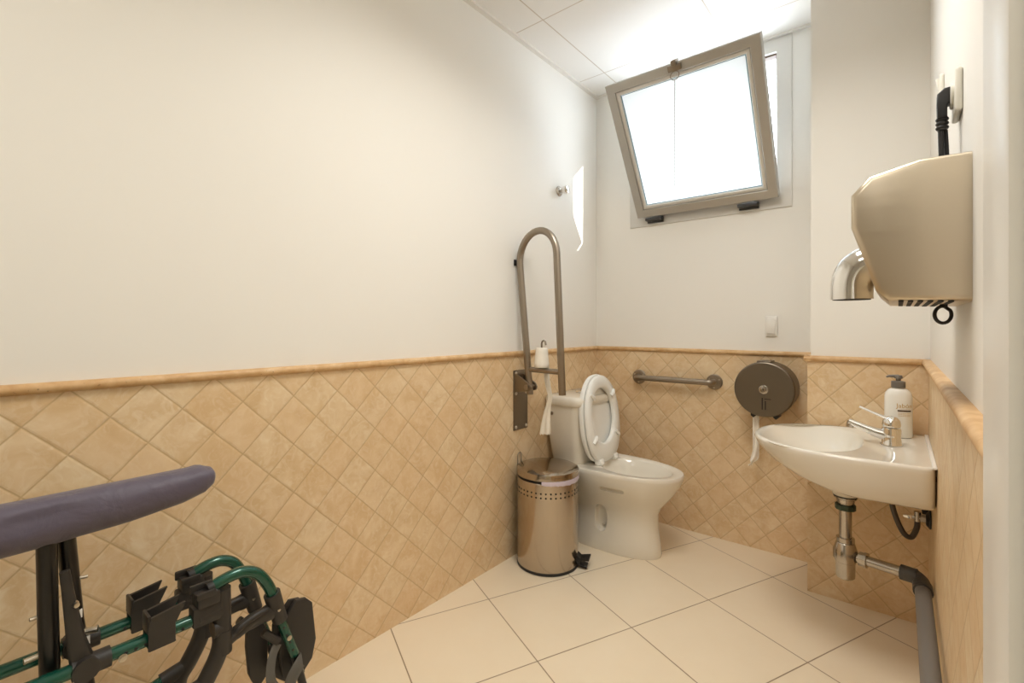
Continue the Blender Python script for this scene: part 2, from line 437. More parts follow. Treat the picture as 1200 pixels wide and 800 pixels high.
R += [egg(.405, -1.165, -.812, .140, p=2.1, pb=2.1), egg(.399, -1.160, -.820, .132, p=2.1, pb=2.1), egg(.37, -1.150, -.835, .120, p=2, pb=2), egg(.31, -1.135, -.875, .098, p=2, pb=2), egg(.25, -1.10, -.94, .07, p=2, pb=2), egg(.245, -1.06, -.98, .03, p=2, pb=2)]
rings(bm, R)
body = obj('bowl', bm, 'white_gloss', toi, 50)
# side recess for the floor bolt and the slot under the rim, cut into the near side
def cut(target, cutter_bm):
    me = bpy.data.meshes.new('cutter'); bmesh.ops.recalc_face_normals(cutter_bm, faces=cutter_bm.faces[:]); bmesh.ops.translate(cutter_bm, verts=cutter_bm.verts[:], vec=-ORG[target.name]); cutter_bm.to_mesh(me); cutter_bm.free()
    co = bpy.data.objects.new('cutter', me); C.objects.link(co); co.location = ORG[target.name]
    md = target.modifiers.new('cut', 'BOOLEAN'); md.operation = 'DIFFERENCE'; md.object = co; md.solver = 'EXACT'
    bpy.context.view_layer.update()
    dg = bpy.context.evaluated_depsgraph_get(); nm = bpy.data.meshes.new_from_object(target.evaluated_get(dg))
    target.modifiers.clear(); old = target.data; target.data = nm
    if len(nm.polygons) < 40: target.data = old
    bpy.data.objects.remove(co); target.data.shade_smooth(); target.data.set_sharp_from_angle(angle=math.radians(40))
cb = B(); ry = TY-.142
pts = [(-1.128+.033*math.cos(t)*1.0, .160+.066*(1 if math.sin(t) > 0 else -1)*(abs(math.sin(t))**.6)*1.0) for t in [2*PI*i/24 for i in range(24)]]
prism(cb, pts, 1, ry-.03, TY-.074, .006)
cut(body, cb)
cb = B(); box(cb, -1.10, -.985, TY-.20, TY-.148, .316, .336, .006); cut(body, cb)
bm = B(); lathe(bm, (-1.128, TY-.073, .115), [(.008, 0), (.008, -.006), (.005, -.009), (0, -.010)], (0, 1, 0), 14); obj('floor_bolt', bm, 'brass', toi)
# tank
def rrect(z, xa, xb, hw, r=.04, n=8):
    out = []
    for cx, cy, a0 in ((xb-r, hw-r, 0), (xa+r, hw-r, PI/2), (xa+r, -hw+r, PI), (xb-r, -hw+r, 1.5*PI)):
        for i in range(n+1):
            a = a0 + PI/2*i/n; out.append(V((cx + r*math.cos(a), TY + cy + r*math.sin(a), z)))
    return out
bm = B(); rings(bm, [rrect(.404, -1.395, -1.225, .150, .05), rrect(.42, -1.402, -1.220, .157, .05), rrect(.52, -1.412, -1.212, .172, .05), rrect(.63, -1.416, -1.207, .183, .05), rrect(.698, -1.417, -1.205, .187, .05)])
tk = obj('tank', bm, 'white_gloss', toi, 50)
bm = B(); lathe(bm, (-1.365, TY-.183, .655), [(.0085, .003), (.0085, -.006), (.006, -.008), (0, -.008)], (0, 1, 0), 14); obj('side_cap', bm, 'steel_plate', tk)
bm = B(); rings(bm, [rrect(.699, -1.42, -1.196, .192, .055), rrect(.706, -1.421, -1.192, .196, .056), rrect(.728, -1.421, -1.192, .196, .056), rrect(.740, -1.417, -1.198, .190, .054), rrect(.745, -1.405, -1.212, .175, .05)])
tl = obj('tank_lid', bm, 'white_gloss', toi, 50)
bm = B(); lathe(bm, (-1.31, TY, .744), [(.024, 0), (.024, .006), (.02, .009), (0, .009)], (0, 0, 1), 20); obj('flush_button', bm, 'chrome', tl)
# raised cover and seat
HX = -1.163; TLT = math.radians(6)
def up(v, h, d):
    """point on the raised seat: v sideways, h up from the hinge, d out towards the bowl"""
    return V((HX - math.sin(TLT)*h + math.cos(TLT)*d, TY - .006 + v, .412 + math.cos(TLT)*h + math.sin(TLT)*d))
def oval(hw, h0, h1, d, n=44, pb=2.5, pt=2.1, cm=.50):
    hm = h0 + (h1-h0)*cm; out = []
    for i in range(n):
        t = 2*PI*i/n; c, s = math.cos(t), math.sin(t); q = pt if s > 0 else pb
        a = (h1-hm) if s > 0 else (hm-h0)
        out.append(up(hw*math.copysign(abs(c)**(2/q), c), hm + a*math.copysign(abs(s)**(2/q), s), d))
    return out
bm = B(); rings(bm, [oval(.166, .004, .432, -.024), oval(.174, -.004, .438, -.020), oval(.175, -.006, .440, -.006), oval(.171, -.002, .436, 0.0),
                     oval(.140, .04, .405, .0005), oval(.136, .044, .40, -.006), oval(.09, .09, .37, -.009)])
obj('seat_cover', bm, 'seat_plastic', toi, 45)
bm = B(); o = [(.164, .002, .428, .003), (.170, -.004, .434, .008), (.169, -.003, .433, .018), (.162, .004, .426, .025)]
i_ = [(.124, .084, .378, .026), (.116, .090, .369, .021), (.112, .093, .366, .012), (.116, .090, .369, .003)]
rings(bm, [oval(*a) for a in o] + [oval(*a, pb=2.1) for a in i_], closed=True); seat = obj('seat', bm, 'seat_plastic', toi, 45)
for sv, sh in ((-.118, .12), (.118, .12), (-.105, .335), (.105, .335)):
    bm = B(); a, b = up(sv*.86, sh-(.016 if sh > .2 else -.016), .026), up(sv*1.14, sh+(.012 if sh > .2 else -.012), .026)
    tube(bm, [a, a.lerp(b, .5) + V((.006, 0, 0)), b], [.009, .010, .009], 10); obj('seat_buffer', bm, 'seat_plastic', seat)
for s in (-1, 1):
    bm = B(); lathe(bm, (HX+.012, TY+s*.075-.022*1, .422), [(.0, 0), (.016, .001), (.018, .005), (.018, .039), (.016, .043), (0, .044)], (0, 1, 0), 18)
    box(bm, HX-.008, HX+.032, TY+s*.075-.018, TY+s*.075+.018, .406, .422, .005); obj('seat_hinge', bm, 'seat_plastic', toi)

# ------------------------------------------------------------------ pedal bin
BC = V((-1.2655, 1.833, 0)); BR = .1415
pin = thing('pedal_bin', 'polished steel pedal bin with a black foot pedal, on the floor before the toilet', 'trash can', BC)
bm = B(); lathe(bm, BC, [(BR-.004, .0), (BR+.0015, .002), (BR+.0015, .011), (BR-.002, .013)], n=56); obj('base_ring', bm, 'black', pin)
bm = B(); lathe(bm, BC, [(BR-.003, .012), (BR, .014), (BR, .40), (BR-.003, .403), (BR-.006, .403), (BR-.006, .06), (0, .055)], n=64); body = obj('body', bm, 'steel_bin', pin)
bm = B()
for zz in (.343, .362):
    for k in range(40):
        a = 2*PI*(k+.5)/40; dr = V((math.cos(a), math.sin(a), 0)); cyl(bm, BC + dr*(BR-.002) + V((0, 0, zz)), BC + dr*(BR+.0005) + V((0, 0, zz)), .0042, n=10)
obj('perforations', bm, 'dark_slot', body)
bm = B(); lathe(bm, BC, [(BR-.010, .4035), (BR-.007, .405), (BR-.007, .417)], n=56); obj('rim_seal', bm, 'black', pin)
bm = B(); lathe(bm, BC, [(BR-.004, .416), (BR+.0015, .416), (BR+.003, .419), (BR+.003, .436), (BR+.001, .443), (BR-.012, .449), (BR*.6, .4555), (BR*.25, .458), (0, .4585)], n=64); obj('lid', bm, 'steel_lid', pin, 25)
pd = V((math.cos(.36), math.sin(.36), 0)); pt_ = V((-pd.y, pd.x, 0))
bm = B(); c0 = BC + pd*BR
def slab(bm, c, d, t, l0, l1, w0, w1, z0, z1, th):
    q = []
    for l, w, z in ((l0, w0, z0), (l1, w1, z1)):
        q.append([c + d*l + t*w + V((0, 0, z)), c + d*l - t*w + V((0, 0, z)), c + d*l - t*w + V((0, 0, z-th)), c + d*l + t*w + V((0, 0, z-th))])
    rings(bm, q)
slab(bm, c0, pd, pt_, -.004, .016, .022, .022, .062, .046, .034); slab(bm, c0, pd, pt_, .012, .056, .024, .030, .046, .052, .008); slab(bm, c0, pd, pt_, .0, .045, .02, .024, .022, .014, .008)
obj('pedal', bm, 'black_gloss', pin, 20)
hd = V((math.cos(.36+PI*.93), math.sin(.36+PI*.93), 0)); ht = V((-hd.y, hd.x, 0)); hc = BC + hd*(BR+.002)
bm = B(); slab(bm, hc, hd, ht, -.002, .008, .024, .020, .425, .415, .10); slab(bm, hc, hd, ht, -.004, .010, .022, .020, .437, .435, .02)
hb = obj('hinge_bracket', bm, 'black', pin, 20)
bm = B(); h0 = hc + hd*.008
tube(bm, fillet([h0 - ht*.017 + V((0, 0, .40)), h0 - ht*.017 + V((0, 0, .487)), h0 + ht*.017 + V((0, 0, .487)), h0 + ht*.017 + V((0, 0, .40))], .016), .0022, 8)
obj('carry_handle', bm, 'steel_bar', hb)
bm = B(); ns = 26; ro = []
for i in range(ns+1):
    a = -1.15 + 1.9*i/ns; k = abs(math.sin(PI*i/ns))**.5
    w_ = random.uniform(.6, 1)*k; r1 = BR+.0022+.0022*math.sin(i*2.1)*k
    ro.append([BC + V((math.cos(a)*r, math.sin(a)*r, z)) for r, z in ((r1, .4155), (r1+.0015, .408-.004*w_), (r1, .4005-.008*w_), (BR+.001, .400-.008*w_), (BR+.0008, .408-.003*w_), (BR+.001, .4155))])
rings(bm, ro)
obj('bin_liner', bm, 'bag', loc=BC, label='crumpled lilac plastic liner edge showing under the lid of the pedal bin', cat='bin bag')

# ------------------------------------------------------------------ folding grab bar on the long wall, folded up
GY = 1.805
gb = thing('folding_grab_bar', 'tall steel grab bar folded upright against the long wall beside the toilet tank', 'grab bar', (XL+TD, GY, .74))
bm = B(); box(bm, XL+TD, XL+TD+.006, 1.772, 1.882, .597, .886, .003)
wp = obj('wall_plate', bm, 'steel_plate', gb)
for yy in (1.787, 1.867):
    for zz in (.612, .775, .872):
        bm = B(); lathe(bm, (XL+TD+.0055, yy, zz), [(.0085, 0), (.0085, .003), (.0055, .006), (0, .0065)], (1, 0, 0), 12); obj('plate_screw', bm, 'brass', wp)
bm = B()
for yy in (GY-.028, GY+.020):
    prism(bm, [(XL+TD+.004, .870), (XL+TD+.022, .868), (-1.331, .828), (-1.322, .812), (-1.327, .797), (-1.345, .792), (XL+TD+.004, .782)], 1, yy, yy+.007, .001)
box(bm, XL+TD+.004, XL+TD+.020, GY-.024, GY+.024, .785, .868)
obj('pivot_bracket', bm, 'steel_plate', gb)
bm = B(); cyl(bm, (-1.345, GY-.036, .812), (-1.345, GY+.036, .812), .012); obj('pivot_pin', bm, 'steel_bar', gb)
gr = .0165; p1, p2 = V((-1.347, GY, .775)), V((-1.408, GY, 1.40)); q1, q2 = V((-1.166, GY, .788)), V((-1.196, GY, 1.43))
arc = []
cA = (p2+q2)/2; w_ = (q2-p2).length/2
axu = (q2-p2).normalized(); axv = V((-.05, 0, 1)).normalized()
for i in range(0, 19):
    a = PI - PI*i/18; arc.append(cA + axu*(w_*math.cos(a)) + axv*(.128*math.sin(a)))
bm = B(); tube(bm, [p1, p1.lerp(p2, .33), p1.lerp(p2, .66)] + arc + [q2.lerp(q1, .33), q2.lerp(q1, .66), q1], gr, 18); obj('rail', bm, 'steel_bar', gb, 50)
ca, cb2 = p1.lerp(p2, .190), q1.lerp(q2, .160)
bm = B(); tube(bm, [ca, cb2], .0125, 16); obj('cross_rail', bm, 'steel_bar', gb)
rc = ca.lerp(cb2, .42)
bm = B(); pp = [rc, rc + V((0, 0, .125))] + [rc + V((.012 - .012*math.cos(a), 0, .125+.014*math.sin(a))) for a in (PI/4, PI/2, PI*.75)] + [rc + V((.024, 0, .118))]
tube(bm, pp, .0042, 10); obj('roll_hook', bm, 'steel_plate', gb)
bm = B(); cyl(bm, (XL+.001, GY, 1.405), (-1.418, GY, 1.405), .011, n=16); box(bm, XL+.001, XL+.006, GY-.016, GY+.016, 1.39, 1.42, .002); obj('wall_bumper', bm, 'black', gb)

tr = thing('toilet_roll', 'nearly used up toilet roll on the hook of the upright grab bar, tail hanging', 'toilet paper', rc + V((0, 0, .02)))
bm = B(); c = rc + V((0, 0, .0135))
rings(bm, [circ(c + V((dx, 0, h)), (0, 0, 1), r, 24) for r, h, dx in ((.0315, 0, 0), (.0345, .003, 0), (.034, .02, 0), (.031, .05, 0), (.029, .075, .001), (.0285, .090, .002), (.027, .0925, .002))]
          + [circ(c + V((0, 0, h)), (0, 0, 1), .0065, 24) for h in (.0925, 0)], closed=True)
obj('roll', bm, 'paper', tr, 50)
# hanging tail: a folded strip that flares at the foot
bm = B(); cols = 15; rows = []
spine = [(0.006, .0, .002, .012), (.004, .0, -.04, .014), (.010, .002, -.09, .014), (.022, .0, -.135, .012), (.012, .0, -.18, .015), (.004, 0, -.22, .022), (-.001, 0, -.27, .030), (-.002, 0, -.315, .037)]
SP = smooth([V((a, b, h)) for a, b, h, _ in spine], 4); WD = [w for *_, w in spine]
base = rc + V((.0, .034, .012))
front, backr = [], []
for i, s_ in enumerate(SP):
    f = i/(len(SP)-1)*(len(WD)-1); k = min(int(f), len(WD)-2); wd = WD[k]*(1-(f-k)) + WD[k+1]*(f-k)
    row = []
    for j in range(cols):
        u = j/(cols-1)*2-1; fold = .006*math.sin(u*7 + i*.12)*(.5+.5*f/len(WD))
        jag = .004*math.sin(u*19) if i == len(SP)-1 else 0
        row.append(base + s_ + V((u*wd, fold, jag + (.006*u if i == len(SP)-1 else 0))))
    front.append(row)
th = V((0, .0011, 0))
rings(bm, [[p for p in row] + [p + th for p in row[::-1]] for row in front])
obj('paper_tail', bm, 'paper', tr, 60)

# ------------------------------------------------------------------ straight grab bar on the window wall
sb = thing('grab_bar', 'short horizontal steel grab bar on the tiles between toilet and paper dispenser', 'grab bar', (-.945, YW-TD, .806))
gx0, gx1, gy, gz = -1.150, -.738, YW-TD, .808
for gx in (gx0, gx1):
    bm = B(); lathe(bm, (gx, gy, gz), [(.040, 0), (.040, -.006), (.036, -.010), (.022, -.011), (0, -.011)], (0, 1, 0), 28); fl = obj('flange', bm, 'steel_bar', sb)
    for k in range(3):
        a = 2*PI*k/3+.5; bm = B(); lathe(bm, (gx+.029*math.cos(a), gy-.0095, gz+.029*math.sin(a)), [(.0045, 0), (.0045, -.002), (0, -.003)], (0, 1, 0), 10); obj('screw', bm, 'brass', fl)
bm = B(); tube(bm, fillet([(gx0, gy-.006, gz), (gx0, gy-.052, gz), (gx1, gy-.052, gz), (gx1, gy-.006, gz)], .028, 8), .0155, 18); obj('rail', bm, 'steel_bar', sb, 50)

# ------------------------------------------------------------------ round paper dispenser
DC = V((-.481, YW-TD, .805)); DR = .1275
pdn = thing('paper_dispenser', 'large round brushed steel paper dispenser with a centre lock on the window wall', 'paper dispenser', DC)
dy = lambda d: DC + V((0, -d, 0))
bm = B(); lathe(bm, DC, [(DR-.004, 0), (DR-.004, -.118)], (0, 1, 0), 64); obj('drum', bm, 'steel_disp', pdn)
bm = B(); lathe(bm, DC, [(DR, -.112), (DR, -.140), (DR-.002, -.144), (DR-.006, -.146), (.0, -.146)], (0, 1, 0), 64); cov = obj('cover', bm, 'steel_disp', pdn, 25)
bm = B(); lathe(bm, dy(.146), [(.020, 0), (.020, -.002), (.018, -.003), (.011, -.003), (.011, -.009), (.009, -.011), (0, -.011)], (0, 1, 0), 24); lk = obj('lock', bm, 'worn_chrome', cov)
bm = B(); box(bm, DC.x-.0012, DC.x+.0012, DC.y-.1585, DC.y-.156, DC.z-.005, DC.z+.005); obj('keyhole', bm, 'dark_slot', lk)
for a, b, c_, d_ in ((-.008, -.003, -.093, -.038), (.005, .010, -.093, -.052), (.003, .030, -.045, -.0415)):
    bm = B(); box(bm, DC.x+a, DC.x+b, DC.y-.1468, DC.y-.1455, DC.z+c_, DC.z+d_); obj('level_slot', bm, 'dark_slot', cov)
bm = B(); box(bm, DC.x-.030, DC.x+.030, DC.y-.143, DC.y-.06, DC.z+DR-.006, DC.z+DR+.005, .003); obj('top_hinge', bm, 'steel_disp', pdn)
for s in (-1, 1):
    bm = B(); prism(bm, [(DC.x+s*.047-.012, DC.z-.113), (DC.x+s*.047+.012, DC.z-.113), (DC.x+s*.047+.010, DC.z-.128), (DC.x+s*.047, DC.z-.137), (DC.x+s*.047-.011, DC.z-.128)], 1, DC.y-.128, DC.y-.06, .001)
    obj('paper_cutter', bm, 'black', pdn)
bm = B(); bs = DC + V((-.043, -.098, -.117))
rows = []; SPN = smooth([(0, 0, 0), (.001, 0, -.06), (.002, -.002, -.12), (.001, -.004, -.17), (-.004, -.006, -.215), (-.014, -.008, -.235), (-.020, -.008, -.252)], 5)
for i, s_ in enumerate(SPN):
    f = i/(len(SPN)-1); wd = .017 if f < .55 else (.017 + .006*math.sin((f-.55)/.25*PI) if f < .8 else (.017-.013*(f-.8)/.1 if f < .9 else .004+.014*(f-.9)/.1)); row = []
    for j in range(11):
        u = j/10*2-1; row.append(bs + s_ + V((u*wd*.8*math.cos(f*.8), .005*math.sin(u*4+f*7)*min(1, f*3) + u*wd*math.sin(f*.8)*.6, .004*math.sin(u*11)*(1 if i == len(SPN)-1 else 0))))
    rows.append(row + [p + V((0, .0015, 0)) for p in row[::-1]])
rings(bm, rows)
obj('paper_strip', bm, 'paper', loc=bs, label='twisted strip of white paper hanging from the round steel dispenser', cat='toilet paper')

# small white switch on the window wall
sw = thing('wall_switch', 'small white plastic box on the window wall above the round paper dispenser', 'switch', (-.476, YW, 1.098))
bm = B(); box(bm, -.503, -.450, YW-.012, YW, 1.048, 1.148, .006, 3); pl = obj('plate', bm, 'white_plastic', sw)
bm = B(); prism(bm, [(-.495, 1.062), (-.458, 1.058), (-.4575, 1.128), (-.470, 1.139), (-.493, 1.137)], 1, YW-.019, YW-.011, .004); obj('rocker', bm, 'white_plastic', pl)

# ------------------------------------------------------------------ wall hook
HK = V((XL, 2.187, 1.836))
hk = thing('coat_hook', 'small chrome coat hook high on the long wall near the window corner', 'hook', HK)
bm = B(); lathe(bm, HK, [(.028, 0), (.028, .004), (.022, .010), (.010, .013), (.009, .030)], (1, 0, 0), 24); obj('rose', bm, 'worn_chrome', hk)
bm = B(); lathe(bm, HK, [(.009, .028), (.020, .032), (.022, .040), (.021, .052), (.017, .058), (0, .060)], (1, 0, 0), 24); obj('knob', bm, 'chrome', hk)

# ------------------------------------------------------------------ washbasin on the basin wall
FX = XR - .006 - .001         # face of the tiled dado
WY = 2.03
wb = thing('washbasin', 'white wall hung ceramic washbasin on the tiled wall below the hand dryer', 'sink', (FX, WY, .58))
def dsh(z, xf, hw, n=56, xb=FX, ex=2.35):
    """plan outline, straight at the wall and rounded at the front"""
    xm = -.085; out = []
    for i in range(n):
        t = 2*PI*i/n; c, s = math.cos(t), math.sin(t)
        if c < 0: x = xm - (xm-xf)*abs(c)**(2/ex); y = hw*math.copysign(abs(s)**(2/ex), s)
        else: x = xm + (xb-xm)*min(1, c**(2/14.) if c > 1e-6 else 0); y = hw*math.copysign(abs(s)**(2/14.), s) if abs(s) > 1e-6 else 0
        if c >= 0: y *= 1 - .03*(x-xm)/(xb-xm)
        out.append(V((x, WY+y, z)))
    return out
def inner(z, xf, xb, hw, n=56, p=2.3):
    xm = (xf+xb)/2; a = (xb-xf)/2; out = []
    for i in range(n):
        t = 2*PI*i/n; c, s = math.cos(t), math.sin(t)
        out.append(V((xm + a*math.copysign(abs(c)**(2/p), c), WY + hw*math.copysign(abs(s)**(2/p), s), z)))
    return out
bm = B()
R = [dsh(.566, -.15, .17, xb=FX), dsh(.569, -.19, .215), dsh(.58, -.25, .240), dsh(.60, -.312, .254), dsh(.63, -.365, .262), dsh(.66, -.398, .267), dsh(.682, -.416, .270), dsh(.694, -.422, .271), dsh(.7000, -.4205, .269), dsh(.7025, -.416, .264),
     dsh(.7025, -.408, .257), inner(.7010, -.398, -.088, .240), inner(.694, -.392, -.094, .232), inner(.67, -.372, -.100, .216), inner(.64, -.335, -.112, .185), inner(.612, -.28, -.135, .14), inner(.603, -.20, -.14, .05)]
rings(bm, R)
obj('basin', bm, 'white_gloss', wb, 55)
bm = B(); lathe(bm, (-.142, WY-.01, .512), [(.034, 0), (.038, .003), (.040, .02), (.046, .042), (.056, .056), (.06, .065)], n=32); obj('drain_boss', bm, 'white_gloss', wb)
bm = B(); box(bm, FX-.01, FX+.0005, WY-.262, WY+.262, .700, .7065, .002); obj('silicone_joint', bm, 'white_plastic', wb)
bm = B(); lathe(bm, (FX+.004, WY-.20, .66), [(.008, 0), (.008, -.006)], (1, 0, 0), 10); obj('fixing_bolt', bm, 'black', wb)
# faucet
FB = V((-.018, WY+.01, .7026))
fa = thing('faucet', 'single lever chrome mixer faucet on the deck of the white washbasin', 'faucet', FB)
bm = B(); lathe(bm, FB, [(.030, 0), (.030, .004), (.027, .009), (.026, .03), (.0265, .050), (.025, .058), (0, .060)], n=28); obj('body', bm, 'chrome', fa)
bm = B(); tube(bm, [FB + V((-.004, 0, .028)), FB + V((-.04, 0, .036)), FB + V((-.072, 0, .048)), FB + V((-.104, 0, .060)), FB + V((-.116, 0, .064))], [.019, .016, .0125, .0115, .011], 16, flat=[.021, .019, .015, .013, .012]); sp = obj('spout', bm, 'chrome', fa)
bm = B(); cyl(bm, FB + V((-.108, 0, .065)), FB + V((-.113, 0, .045)), .0125, .011, 16); obj('aerator', bm, 'worn_chrome', sp)
bm = B(); lathe(bm, FB + V((0, 0, .0605)), [(.0245, 0), (.0255, .008), (.023, .022), (.015, .032), (0, .036)], n=24); lv = obj('lever', bm, 'chrome', fa)
bm = B(); tube(bm, [FB + V((.004, 0, .082)), FB + V((-.028, 0, .094)), FB + V((-.058, 0, .107)), FB + V((-.086, 0, .119))], [.006, .0045, .004, .0045], 12, flat=[.016, .011, .008, .007]); obj('lever_handle', bm, 'chrome', lv)
# soap bottle
SB = V((.0, 2.205, .7028))
so = thing('soap_bottle', 'white oval soap pump bottle with a grey pump and gold lettering, behind the faucet', 'soap dispenser', SB)
def ov(z, a, b): return circ(SB + V((0, 0, z)), (0, 0, 1), a, 36, (1, 0, 0), b)
bm = B(); rings(bm, [ov(0, .035, .025), ov(.004, .0395, .029), ov(.10, .0395, .029), ov(.145, .0390, .0285), ov(.158, .036, .027), ov(.167, .030, .023), ov(.172, .024, .02), ov(.174, .015, .015), ov(.180, .015, .015)]); bt = obj('bottle', bm, 'soap', so, 50)
bm = B(); lathe(bm, SB, [(.0205, .176), (.0205, .197), (.018, .199), (.0075, .200), (.0075, .214)], n=24); obj('collar', bm, 'pump', so)
bm = B(); lathe(bm, SB, [(.012, .209), (.012, .217), (.010, .220), (0, .220)], n=20); tube(bm, [SB + V((0, 0, .2165)), SB + V((-.025, -.006, .2165)), SB + V((-.034, -.008, .213))], [.006, .0045, .003], 10); obj('pump_head', bm, 'pump', so)
# print on the bottle: text wrapped onto the oval wall
def wrapped(name, mesh_bm, mat, parent, a=.0399, b=.0294, phi0=0.0):
    """bend flat (s, z) geometry onto the oval wall, centred on the direction phi0"""
    for v in mesh_bm.verts:
        s, zz, d = v.co.x, v.co.y, v.co.z
        t = phi0; st = .002 if s > 0 else -.002; acc = 0
        while abs(acc) < abs(s):
            t += st; acc += math.copysign(math.hypot(a*math.sin(t), b*math.cos(t))*abs(st), st)
        v.co = SB + V(((a+d)*math.cos(t), (b+d)*math.sin(t), zz))
    return obj(name, mesh_bm, mat, parent)
def text_bm(body_, size, x, z):
    cu = bpy.data.curves.new('lettering', 'FONT'); cu.body = body_; cu.size = size; cu.align_x = 'CENTER'; cu.extrude = .0001; cu.resolution_u = 4
    to = bpy.data.objects.new('lettering', cu); C.objects.link(to); bpy.context.view_layer.update()
    me = bpy.data.meshes.new_from_object(to.evaluated_get(bpy.context.evaluated_depsgraph_get())); bpy.data.objects.remove(to); bpy.data.curves.remove(cu)
    b = bmesh.new(); b.from_mesh(me); bpy.data.meshes.remove(me)
    for v in b.verts: v.co.x += x; v.co.y += z
    return b
PH = -PI/2 + .10
LX = .014
b = text_bm('Jabón', .021, LX, .108); wrapped('print_word', b, 'gold', bt, phi0=PH)
b = B()
for i in range(12):
    s0, s1 = LX-.020+.040*i/12, LX-.020+.040*(i+1)/12; box(b, s0, s1, .094, .0995, -.0001, .0002)
wrapped('print_band', b, 'brown_print', bt, phi0=PH)
b = B()
for zz in (.088, .083, .078):
    for i in range(9):
        s0 = LX-.018+.036*i/9; box(b, s0, s0+.0028, zz, zz+.0014, -.0001, .0002)
for zz in (.103,):
    for i in range(8):
        s0 = LX-.014+.030*i/8; box(b, s0, s0+.0022, zz, zz+.0011, -.0001, .0002)
wrapped('print_lines', b, 'gold', bt, phi0=PH)

# ------------------------------------------------------------------ bottle trap and waste pipe
TR = V((-.142, WY-.01, 0))
tp = thing('sink_trap', 'worn chrome bottle trap with a green stained nut hanging under the washbasin', 'drain pipe', TR + V((0, 0, .22)))
Z = lambda h: TR + V((0, 0, h))
bm = B(); lathe(bm, TR, [(.026, .5085), (.034, .5078), (.034, .504), (.027, .500), (.0265, .489), (.022, .487), (.022, .465)], n=28); obj('drain_cup', bm, 'worn_chrome', tp)
bm = B(); lathe(bm, TR, [(.030, .5115), (.0355, .511), (.0355, .5085), (.030, .508)], n=28); obj('rubber_seal', bm, 'black', tp)
bm = B(); lathe(bm, TR, [(.022, .483), (.0305, .481), (.0305, .464), (.022, .462)], n=10); obj('flange_nut', bm, 'green_nut', tp, 20)
bm = B(); lathe(bm, TR, [(.019, .470), (.019, .345)], n=24); obj('tailpiece', bm, 'worn_chrome', tp)
bm = B(); lathe(bm, TR, [(.021, .368), (.027, .366), (.027, .352), (.024, .350)], n=20); obj('top_nut', bm, 'worn_chrome', tp, 20)
bm = B(); lathe(bm, TR, [(.0, .226), (.024, .227), (.028, .232), (.0285, .282), (.031, .284), (.031, .292), (.0365, .294), (.0365, .322), (.033, .330), (.0285, .346), (.026, .350), (0, .351)], n=30); obj('trap_cup', bm, 'worn_chrome', tp, 30)
oa, ob = Z(.306) + V((.02, 0, 0)), V((.018, 1.985, .308))
bm = B(); tube(bm, [oa, ob], .0165, 18); obj('outlet_tube', bm, 'worn_chrome', tp)
on = oa.lerp(ob, .22); od = (ob-oa).normalized()
bm = B(); lathe(bm, on, [(.018, -.012), (.0235, -.011), (.0235, .002), (.026, .003), (.026, .011), (.019, .012)], od, 10); obj('outlet_nut', bm, 'worn_chrome', tp, 20)
wpz = .292
wpp = thing('waste_pipe', 'grey plastic waste pipe running along the foot of the tiled basin wall', 'drain pipe', (.05, 1.9, wpz))
bm = B(); cyl(bm, ob - od*.012, ob + od*.028, .0235, .0235, 20); tube(bm, fillet([ob + od*.02, V((.055, 1.975, wpz+.006)), V((.058, 1.925, wpz))], .03, 6), .0225, 20); cyl(bm, (.058, 1.955, wpz), (.058, 1.915, wpz), .0245, n=20); obj('elbow', bm, 'dark_pvc', wpp, 50)
bm = B(); tube(bm, fillet([(.058, 1.93, wpz), (.058, 1.10, wpz-.012), (.058, 1.04, wpz-.02), (.058, 1.03, .001)], .05), .0197, 20); obj('pipe', bm, 'grey_pvc', wpp, 50)
# angle valve and supply hose
VV = V((FX, 2.10, .458))
va = thing('angle_valve', 'small chrome angle valve with a dark flexible hose under the washbasin', 'valve', VV)
bm = B(); lathe(bm, VV, [(.030, 0), (.030, -.004), (.020, -.012), (.011, -.014)], (1, 0, 0), 24); obj('rosette', bm, 'black', va)
bm = B(); cyl(bm, VV + V((-.004, 0, 0)), VV + V((-.042, 0, 0)), .0085); cyl(bm, VV + V((-.034, 0, -.012)), VV + V((-.034, 0, .02)), .0095); lathe(bm, VV + V((-.020, 0, 0)), [(.014, .007), (.014, -.007)], (1, 0, 0), 6); obj('valve_body', bm, 'worn_chrome', va, 30)
bm = B(); cyl(bm, VV + V((-.040, 0, 0)), VV + V((-.050, 0, 0)), .006); prism(bm, [(VV.x-.072, VV.z-.004), (VV.x-.072, VV.z+.004), (VV.x-.048, VV.z+.007), (VV.x-.048, VV.z-.007)], 1, VV.y-.010, VV.y+.010, .002); obj('valve_handle', bm, 'chrome', va)
bm = B(); hp = VV + V((-.034, 0, -.010))
tube(bm, smooth([hp, hp + V((-.002, 0, -.026)), hp + V((-.016, -.006, -.058)), hp + V((-.036, -.014, -.046)), hp + V((-.056, -.02, .004)), hp + V((-.068, -.026, .06)), hp + V((-.070, -.03, .106))], 6), .0082, 12); obj('hose', bm, 'rubber', va, 60)
bm = B(); box(bm, FX-.022, FX+.0005, 2.14, 2.165, .46, .560, .003); obj('bracket', bm, 'black', va)

